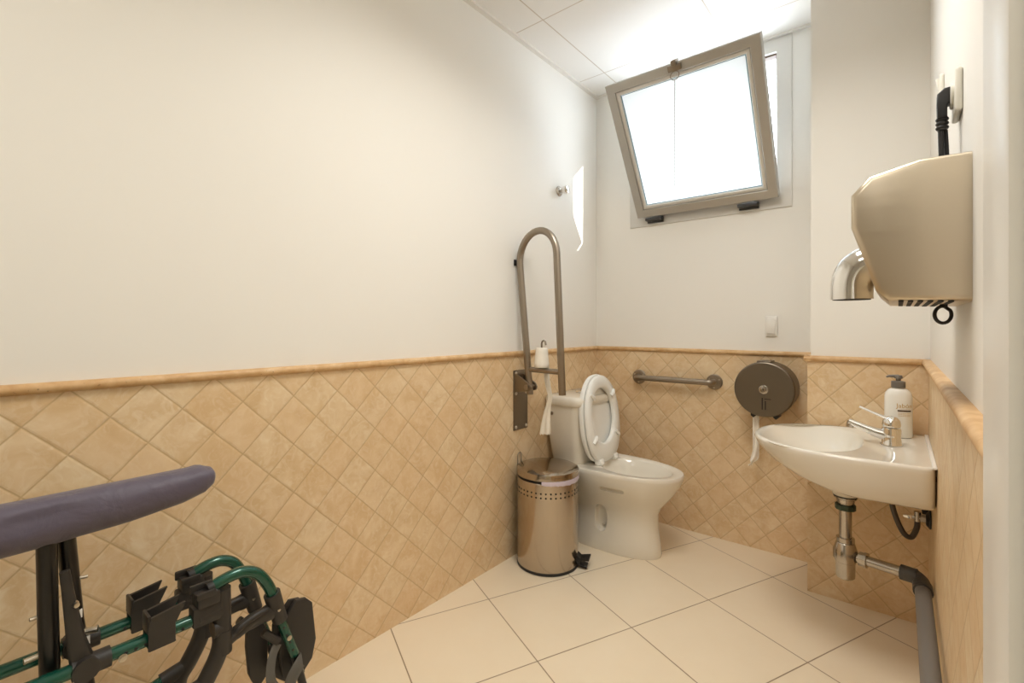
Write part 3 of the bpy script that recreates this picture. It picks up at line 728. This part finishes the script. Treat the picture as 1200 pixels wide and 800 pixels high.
# ------------------------------------------------------------------ hand dryer
HX0, HY0, HY1 = XR, 1.043, 1.325
hdr = thing('hand_dryer', 'warm brushed steel hand dryer with a chrome nozzle on the wall above the washbasin', 'hand dryer', (XR, 1.18, 1.14))
poly = [(XR+.012, 1.1385), (-.0135, 1.1425), (-.030, 1.160), (-.0655, 1.275), (-.0655, 1.333), (-.0400, 1.362), (.0276, 1.3785), (XR+.012, 1.3775)]
bm = B(); prism(bm, poly, 1, HY0, HY1, .010, 4); obj('casing', bm, 'steel_dryer', hdr, 28)
bm = B()
NZ = 1.185
pth = [V((-.030, NZ, 1.225)), V((-.048, NZ, 1.222)), V((-.064, NZ, 1.210)), V((-.072, NZ, 1.190)), V((-.0735, NZ, 1.168)), V((-.0735, NZ, 1.153))]
tube(bm, smooth(pth, 4), .036, 24); nz = obj('nozzle', bm, 'chrome', hdr, 60)
bm = B(); cyl(bm, (-.0735, NZ, 1.1535), (-.0735, NZ, 1.1522), .032); obj('air_outlet', bm, 'dark_slot', nz)
for k in range(6):
    xv = .000+k*.0125; zv = 1.1385+.004*(XR-xv-.003)/.104
    bm = B(); prism(bm, [(xv, zv-.0006), (xv+.007, zv-.0008), (xv+.007, zv+.001), (xv, zv+.001)], 1, HY0+.004, HY1-.02); obj('vent_slot', bm, 'dark_slot', hdr)
bm = B(); cx, cy, cz = .0635, 1.19, 1.1205
tube(bm, [V((cx+.004, cy, 1.140))] + [V((cx + .0115*math.sin(a), cy + .006*math.sin(a*.5), cz - .0155*math.cos(a-PI))) for a in [-.35 - (2*PI-.7)*i/24 + .7 for i in range(25)]] + [V((cx-.002, cy+.006, 1.140))], .0030, 10); obj('cable_loop', bm, 'charcoal', hdr, 60)
# plug and cord: part of the dryer, plugged in above it
PY, PZ = 1.225, 1.533
PX = .0645
bm = B(); prism(bm, [(XR-.010, PZ-.015), (XR-.010, PZ+.016), (PX+.002, PZ+.015), (PX-.0075, PZ+.006), (PX-.0080, PZ-.012), (PX-.0072, PZ-.040), (PX+.0068, PZ-.040), (PX+.0068, PZ-.020), (PX+.0085, PZ-.015)], 1, PY-.0125, PY+.0125, .003, 3)
for k in range(3): lathe(bm, (PX, PY, PZ-.038-.008*k), [(.0090, 0), (.0100, -.002), (.0090, -.005), (.007, -.006), (.007, -.008)], n=12)
pg = obj('plug', bm, 'black', hdr, 50)
bm = B(); tube(bm, smooth([(PX-.002, PY, PZ-.058), (PX-.001, PY, PZ-.10), (PX, PY, PZ-.13), (PX-.001, PY, 1.374)], 4), .0045, 10); tube(bm, smooth([(PX+.005, PY+.006, PZ-.06), (PX+.007, PY+.008, PZ-.10), (PX+.0065, PY+.006, PZ-.13), (PX+.006, PY+.004, 1.374)], 4), .0034, 10); obj('cord', bm, 'black', pg, 60)
so1 = thing('wall_socket', 'cream wall socket with the black dryer plug in it', 'socket', (XR, PY, PZ))
bm = B(); box(bm, XR-.011, XR, PY-.042, PY+.040, PZ-.042, PZ+.038, .005, 3); sp_ = obj('plate', bm, 'cream_plastic', so1)
bm = B(); lathe(bm, (XR-.0105, PY, PZ), [(.024, 0), (.024, -.004), (.021, -.005)], (1, 0, 0), 24); obj('outlet_ring', bm, 'cream_plastic', sp_)
so2 = thing('light_switch', 'pale switch further along the same wall, just past the black dryer plug', 'switch', (XR, 1.66, 1.713))
bm = B(); box(bm, XR-.010, XR, 1.632, 1.688, 1.685, 1.741, .004, 3); sp2 = obj('plate', bm, 'cream_plastic', so2)
bm = B(); prism(bm, [(XR-.009, 1.692), (XR-.017, 1.732), (XR-.009, 1.734)], 1, 1.640, 1.680, .002); obj('rocker', bm, 'cream_plastic', sp2)

# ------------------------------------------------------------------ folded wheelchair along the long wall
wc = thing('folded_wheelchair', 'folded wheelchair with green tubes, black fittings and dark violet padded seat', 'wheelchair', (-1.19, .15, 0))
XN, XF, XM = -1.14, -1.234, -1.188
# folded seat
bm = B(); rs = []
prof = [(-.26, .030, .032, .748), (-.245, .040, .040, .748), (-.05, .043, .045, .749), (.10, .043, .0445, .748), (.25, .042, .0405, .752), (.34, .040, .035, .757), (.380, .036, .028, .762), (.398, .027, .019, .766), (.403, .017, .011, .767)]
for yy, a, b_, zc in prof:
    r = []
    for i in range(28):
        t = 2*PI*i/28; c_, s_ = math.cos(t), math.sin(t)
        wr = 1 + .012*math.sin(5*t + yy*31)
        r.append(V((XM + a*wr*math.copysign(abs(c_)**.85, c_), yy, zc + b_*wr*math.copysign(abs(s_)**.9, s_))))
    rs.append(r)
# finer rings along the length
fine = []
for a, b_ in zip(rs, rs[1:]):
    for k in range(4): fine.append([p.lerp(q, k/4) for p, q in zip(a, b_)])
fine.append(rs[-1])
for i, r in enumerate(fine):      # a pulled crease on the side of the cloth
    for p in r:
        d = math.hypot((p.y-.12)/.05, (p.z-.765)/.012)
        if p.x > XM and d < 3: p.x -= .010*math.exp(-d*d)
        q = (p.y-.02-.5*(p.z-.755))/.022
        if p.x > XM: p.x += .0022*math.sin(q*2.2)*math.exp(-((p.y-.05)/.16)**2)
        if p.y > .33 and p.z > .765: p.z += .0035*math.exp(-((p.y-.372)/.012)**2)
rings(bm, fine); obj('seat', bm, 'fabric', wc, 80)
# cross-brace tubes under the seat
bm = B(); tube(bm, [(XM+.012, .132, .722), (XM+.012, .134, .58), (XM+.013, .137, .44), (XM-.010, .139, .37), (XF, .142, .292)], .0165, 18, flat=.0145); br = obj('brace_tube', bm, 'black_tube', wc)
bm = B(); tube(bm, [(XM-.012, .160, .722), (XM-.010, .172, .55), (XM-.006, .184, .44), (XM+.016, .192, .37), (XN, .200, .295)], .0155, 18, flat=.014); br2 = obj('brace_tube', bm, 'black_tube', wc)
bm = B(); tube(bm, [(XN-.005, .1515, .664), (XN-.005, .158, .61), (XN-.003, .166, .54), (XN, .176, .485)], [.0075, .009, .013, .018], 14, flat=[.005, .006, .007, .009], rr=(0, 1, 0)); obj('lever_link', bm, 'charcoal', wc)
def bolt(p, ax, r=.006, l=.016, par=wc, mat='brass'):
    bm = B(); lathe(bm, p, [(r*1.5, 0), (r*1.5, l*.3), (r, l*.32), (r, l), (0, l*1.05)], ax, 10); obj('bolt', bm, mat, par, 25)
bolt((XM+.010, .131, .515), (.1, -1, 0), .0050, .028); bolt((XM+.010, .130, .585), (.2, -1, 0), .0035, .020); bolt((XN-.004, .164, .600), (1, .3, 0), .0045, .010); bolt((XM-.008, .174, .624), (.3, 1, 0), .003, .017); bolt((XM-.006, .180, .520), (.4, 1, 0), .006, .026)
bolt((XN+.013, .2305, .475), (1, 0, 0), .005, .004)
for yy, zz in ((.176, .560), (.187, .505)):
    bm = B(); box(bm, XM+.0135-.016, XM+.015-.012, yy-.004, yy+.006, zz-.008, zz+.008, .001); obj('white_marking', bm, 'zinc_white', wc)
# side frames
def side(x, near):
    s = 'near' if near else 'far'
    dy_ = 0 if near else .018
    tub = B(); tube(tub, [(x, -.33, .483), (x, .0, .483), (x, .395, .484)], .0125, 18); ft = obj('seat_rail', tub, 'green', wc)
    hb_ = B()
    for k in range(7):
        yy = .235+dy_ + .0155*k; cyl(hb_, (x+.011, yy, .4815), (x+.0128, yy, .4815), .0030, n=10)
    obj('adjusting_holes', hb_, 'dark_slot', ft)
    # joint block at the brace
    j = B(); cyl(j, (x, .160, .483), (x, .214, .483), .0185, n=18); cyl(j, (x-.016, .178, .483), (x+.019, .178, .483), .020, n=18); obj('brace_clamp', j, 'charcoal', wc, 50)
    # open receiver cradle for the seat tube
    y0 = .268 if near else .262
    c = B()
    box(c, x-.020, x-.0135, y0, y0+.048, .466, .512, .003); box(c, x+.0135, x+.020, y0, y0+.046, .466, .520, .003)
    box(c, x-.020, x+.020, y0+.002, y0+.046, .4675, .4705, .001); box(c, x-.018, x+.018, y0+.002, y0+.014, .496, .506, .001)
    # flared jaws leaning outwards
    for sx in (-1, 1):
        xa, xb = x+sx*.0135, x+sx*.020
        o = [[V((xa, y0+.000, .508)), V((xb, y0+.000, .508)), V((xb, y0+.047, .508)), V((xa, y0+.047, .508))],
             [V((xa+sx*.002, y0+.004, .532)), V((xb+sx*.002, y0+.004, .532)), V((xb+sx*.002, y0+.062, .540)), V((xa+sx*.002, y0+.062, .540))]]
        rings(c, o)
    box(c, x-.0195, x+.0195, y0-.001, y0+.005, .50, .536, .002)
    obj('seat_cradle', c, 'charcoal', wc, 25)
    # front post casting, running down and back to the castor
    yp = .404 if near else .400
    c = B(); tube(c, smooth([(x, yp, .528), (x, yp+.001, .47), (x, yp, .42), (x, yp-.008, .385), (x, yp-.03, .345), (x, yp-.05, .315), (x, yp-.052, .27)], 5), .0175, 18); fp = obj('front_post', c, 'charcoal', wc, 60)
    c = B(); cyl(c, (x, .358, .484), (x, .405, .484), .0175, n=18); box(c, x-.016, x+.016, .345, .402, .470, .512, .005); box(c, x-.020, x+.020, .352, .396, .508, .536, .005)
    box(c, x-.021, x-.013, .348, .392, .528, .548, .003); box(c, x+.013, x+.021, .350, .388, .528, .542, .003); cyl(c, (x, yp-.018, .445), (x, yp, .445), .018, n=14); obj('rail_socket', c, 'charcoal', fp, 35)
    # lower rail
    c = B(); tube(c, [(x, -.30, .285), (x, .2, .300), (x, .345, .335)], .0115, 16); obj('lower_rail', c, 'green', wc)
    c = B(); tube(c, [(x, .318, .328), (x, .368, .338)], .0165, 16); obj('lower_socket', c, 'charcoal', fp)
    # swing-away hanger: green arch, sleeve, foot tube
    e = -.018 if not near else 0
    hang = B(); tube(hang, smooth([(x, .384+e*.4, .538), (x, .415+e*.5, .546), (x, .447+e*.6, .546), (x, .478+e*.8, .530), (x, .502+e, .494), (x, .516+e, .455), (x, .523+e, .43)], 5), .0125, 18); hg = obj('footrest_hanger', hang, 'green', wc, 60)
    c = B(); cyl(c, (x, .376+e*.4, .5365), (x, .388+e*.4, .5385), .0135, n=16); obj('end_cap', c, 'black', hg)
    c = B(); cyl(c, (x, .5115+e, .470), (x, .531+e, .398), .0185, .0165, 18)
    tube(c, smooth([(x, .520+e, .428), (x, .49+e, .428), (x, .455+e, .424), (x, .428, .414), (x, .408, .404)], 4), [.019]*4 + [.017]*4 + [.015]*4 + [.013]*4 + [.012], 14, flat=.014)
    tube(c, smooth([(x+.006, .498+e, .440), (x+.010, .470+e, .440), (x+.010, .440, .430), (x+.006, .428, .418)], 4), .007, 10); cyl(c, (x, .405, .438), (x, .405, .388), .019, n=16)
    obj('swing_bracket', c, 'charcoal', hg, 50)
    c = B(); tube(c, [(x, .529+e, .405), (x, .566+e, .298)], .0110, 16); ftb = obj('foot_tube', c, 'green', hg)
    hb_ = B()
    for k in range(4):
        p = V((x, .529+e, .405)).lerp(V((x, .566+e, .298)), .22+.2*k); cyl(hb_, p + V((.0095, -.002, 0)), p + V((.0115, -.002, 0)), .003, n=10)
    obj('adjusting_holes', hb_, 'dark_slot', ftb)
    bolt((x+.0105, .5485+e, .350), (1, 0, 0), .004, .003, hg); bolt((x+.0165, .521+e, .432), (1, 0, 0), .0025, .002, hg)
    c = B(); tube(c, [(x, .563+e, .305), (x, .578+e, .250), (x, .588+e, .205)], .0095, 14); obj('lower_tube', c, 'black_tube', hg)
    # folded-up foot plate
    if near: poly_ = [(.541, .372), (.580, .416), (.606, .410), (.622, .392), (.632, .295), (.622, .250), (.600, .228), (.570, .218), (.548, .240), (.538, .30)]; xa, xb = x-.030, x-.018
    else: poly_ = [(.500, .392), (.516, .384), (.530, .34), (.530, .24), (.512, .222), (.496, .236), (.486, .262), (.480, .33), (.482, .378)]; xa, xb = x+.018, x+.032
    c = B(); prism(c, poly_, 0, xa, xb, .003); fpl = obj('foot_plate', c, 'charcoal', hg, 30)
    c = B(); cyl(c, (xa-.004, .574+e, .262), (x, .584+e, .238), .009, n=12)
    if near: prism(c, [(a-.012, b_+.001) for a, b_ in poly_], 0, xa-.010, xa-.002, .002)
    obj('plate_hinge', c, 'charcoal', fpl, 30)
    # calf-strap peg
    c = B(); tube(c, [(x-.004, .494+e, .385), (x+.004, .524+e, .352)], .0095, 14); pgm = obj('strap_peg', c, 'charcoal', hg)
    c = B(); cyl(c, (x+.0035, .522+e, .354), (x+.0048, .5265+e, .3492), .0055, n=12); obj('peg_bore', c, 'dark_slot', pgm)
    # castor
    c = B(); cyl(c, (x, .352, .262), (x, .352, .225), .017, n=16)
    for sx in (-1, 1): prism(c, [(.338, .228), (.366, .228), (.322, .082), (.302, .082)], 0, x+sx*.024-.003, x+sx*.024+.003, .001)
    box(c, x-.027, x+.027, .336, .368, .212, .228, .003); obj('castor_fork', c, 'charcoal', wc, 30)
    c = B(); lathe(c, (x, .312, .09), [(.02, -.017), (.072, -.016), (.086, -.010), (.0895, 0), (.086, .010), (.072, .016), (.02, .017)], (1, 0, 0), 36); obj('castor_wheel', c, 'black', wc, 50)
    # rear wheel
    xo = x + (.045 if near else -.045)
    c = B(); N_ = 44; R0 = .148
    rings(c, [[V((xo + .014*math.cos(q), -.20 + (R0 + .014*math.sin(q))*math.cos(2*PI*i/N_), .1625 + (R0 + .014*math.sin(q))*math.sin(2*PI*i/N_))) for q in [2*PI*k/12 for k in range(12)]] for i in range(N_)], closed=True)
    ry_ = obj('rear_tyre', c, 'black', wc, 60)
    c = B(); lathe(c, (xo, -.20, .1625), [(.026, -.02), (.03, -.014), (.03, .014), (.026, .02)], (1, 0, 0), 20)
    for k in range(6):
        a = 2*PI*k/6; tube(c, [(xo, -.20+.025*math.cos(a), .1625+.025*math.sin(a)), (xo, -.20+.138*math.cos(a), .1625+.138*math.sin(a))], .008, 8, flat=.006)
    cyl(c, (x, -.20, .1625), (xo, -.20, .1625), .012); obj('rear_hub', c, 'charcoal', wc, 40)
    c = B(); tube(c, fillet([(x, -.20, .150), (x, -.27, .30), (x, -.30, .90), (x, -.40, .93)], .05), .0125, 16); bp = obj('back_post', c, 'green', wc, 60)
    c = B(); tube(c, [(x, -.35, .915), (x, -.45, .945)], .017, 14); obj('push_grip', c, 'black', bp)
side(XN, True); side(XF, False)
# calf strap looped between the hangers
c = B(); tube(c, smooth([(XN+.006, .522, .348), (XN+.010, .508, .325), (XN+.014, .502, .285), (XN+.010, .514, .25), (XN+.016, .536, .232), (XN+.018, .556, .258), (XN+.014, .575, .276)], 5), .0022, 12, rr=(1, 0, .0), flat=.011); obj('calf_strap', c, 'strap', wc, 60)
c = B(); tube(c, smooth([(XN+.016, .540, .225), (XN+.020, .552, .262), (XN+.016, .574, .284), (XN-.004, .582, .268), (XN-.010, .578, .225)], 5), .0022, 12, rr=(1, 0, 0), flat=.016); obj('strap_wrap', c, 'strap', wc, 60)

# ------------------------------------------------------------------ light
FILL2 = 9
FILL, LCOL, SKY = 12.3, (1.0, .972, .915), 8.0
wd = bpy.data.worlds.new('sky'); bpy.context.scene.world = wd; wd.use_nodes = True
bg = wd.node_tree.nodes['Background']; bg.inputs[0].default_value = (.80, .90, 1.0, 1); bg.inputs[1].default_value = SKY
def light(name, kind, loc, energy, col, rot=None, **k):
    l = bpy.data.lights.new(name, kind); l.energy = energy; l.color = col
    for a, b_ in k.items(): setattr(l, a, b_)
    o = bpy.data.objects.new(name, l); C.objects.link(o); o.location = loc
    if rot is not None: o.rotation_euler = rot
    return o
light('ceiling_fill', 'AREA', (-.44, 1.15, HC-.006), FILL, LCOL, (0, 0, 0), shape='RECTANGLE', size=.58, size_y=.58, spread=math.radians(148))  # unseen fill light under the ceiling, added to brighten the room; no fixture
light('ceiling_fill', 'AREA', (-.50, -.55, HC-.006), FILL2, LCOL, (0, 0, 0), shape='RECTANGLE', size=.58, size_y=.58, spread=math.radians(148))  # second added fill, behind the camera, lifting the box and window walls
sd = V((-.66, -.36, -.33)).normalized()
s = light('sun', 'SUN', (1, 4, 4), 6.0, (1.0, .95, .86), sd.to_track_quat('-Z', 'Y').to_euler(), angle=math.radians(.5))

# ------------------------------------------------------------------ camera
cd = bpy.data.cameras.new('camera'); co = bpy.data.objects.new('camera', cd); C.objects.link(co)
cd.sensor_width = 36; cd.sensor_fit = 'HORIZONTAL'; cd.lens = 556.6/1200*36
cd.shift_x = 5.3/1200; cd.shift_y = -18.4/1200; cd.clip_start = .005
co.location = (0, 0, 1.1); co.rotation_euler = (PI/2, 0, math.radians(39.45))
sc = bpy.context.scene; sc.camera = co
sc.view_settings.view_transform = 'Standard'; sc.view_settings.look = 'None'; sc.view_settings.gamma = 1; sc.view_settings.use_curve_mapping = False
sc.view_settings.exposure = 0.22
sc.cycles.caustics_reflective = False; sc.cycles.caustics_refractive = False
sc.cycles.sample_clamp_indirect = 4; sc.cycles.max_bounces = 10; sc.cycles.diffuse_bounces = 6
sc.cycles.use_denoising = True
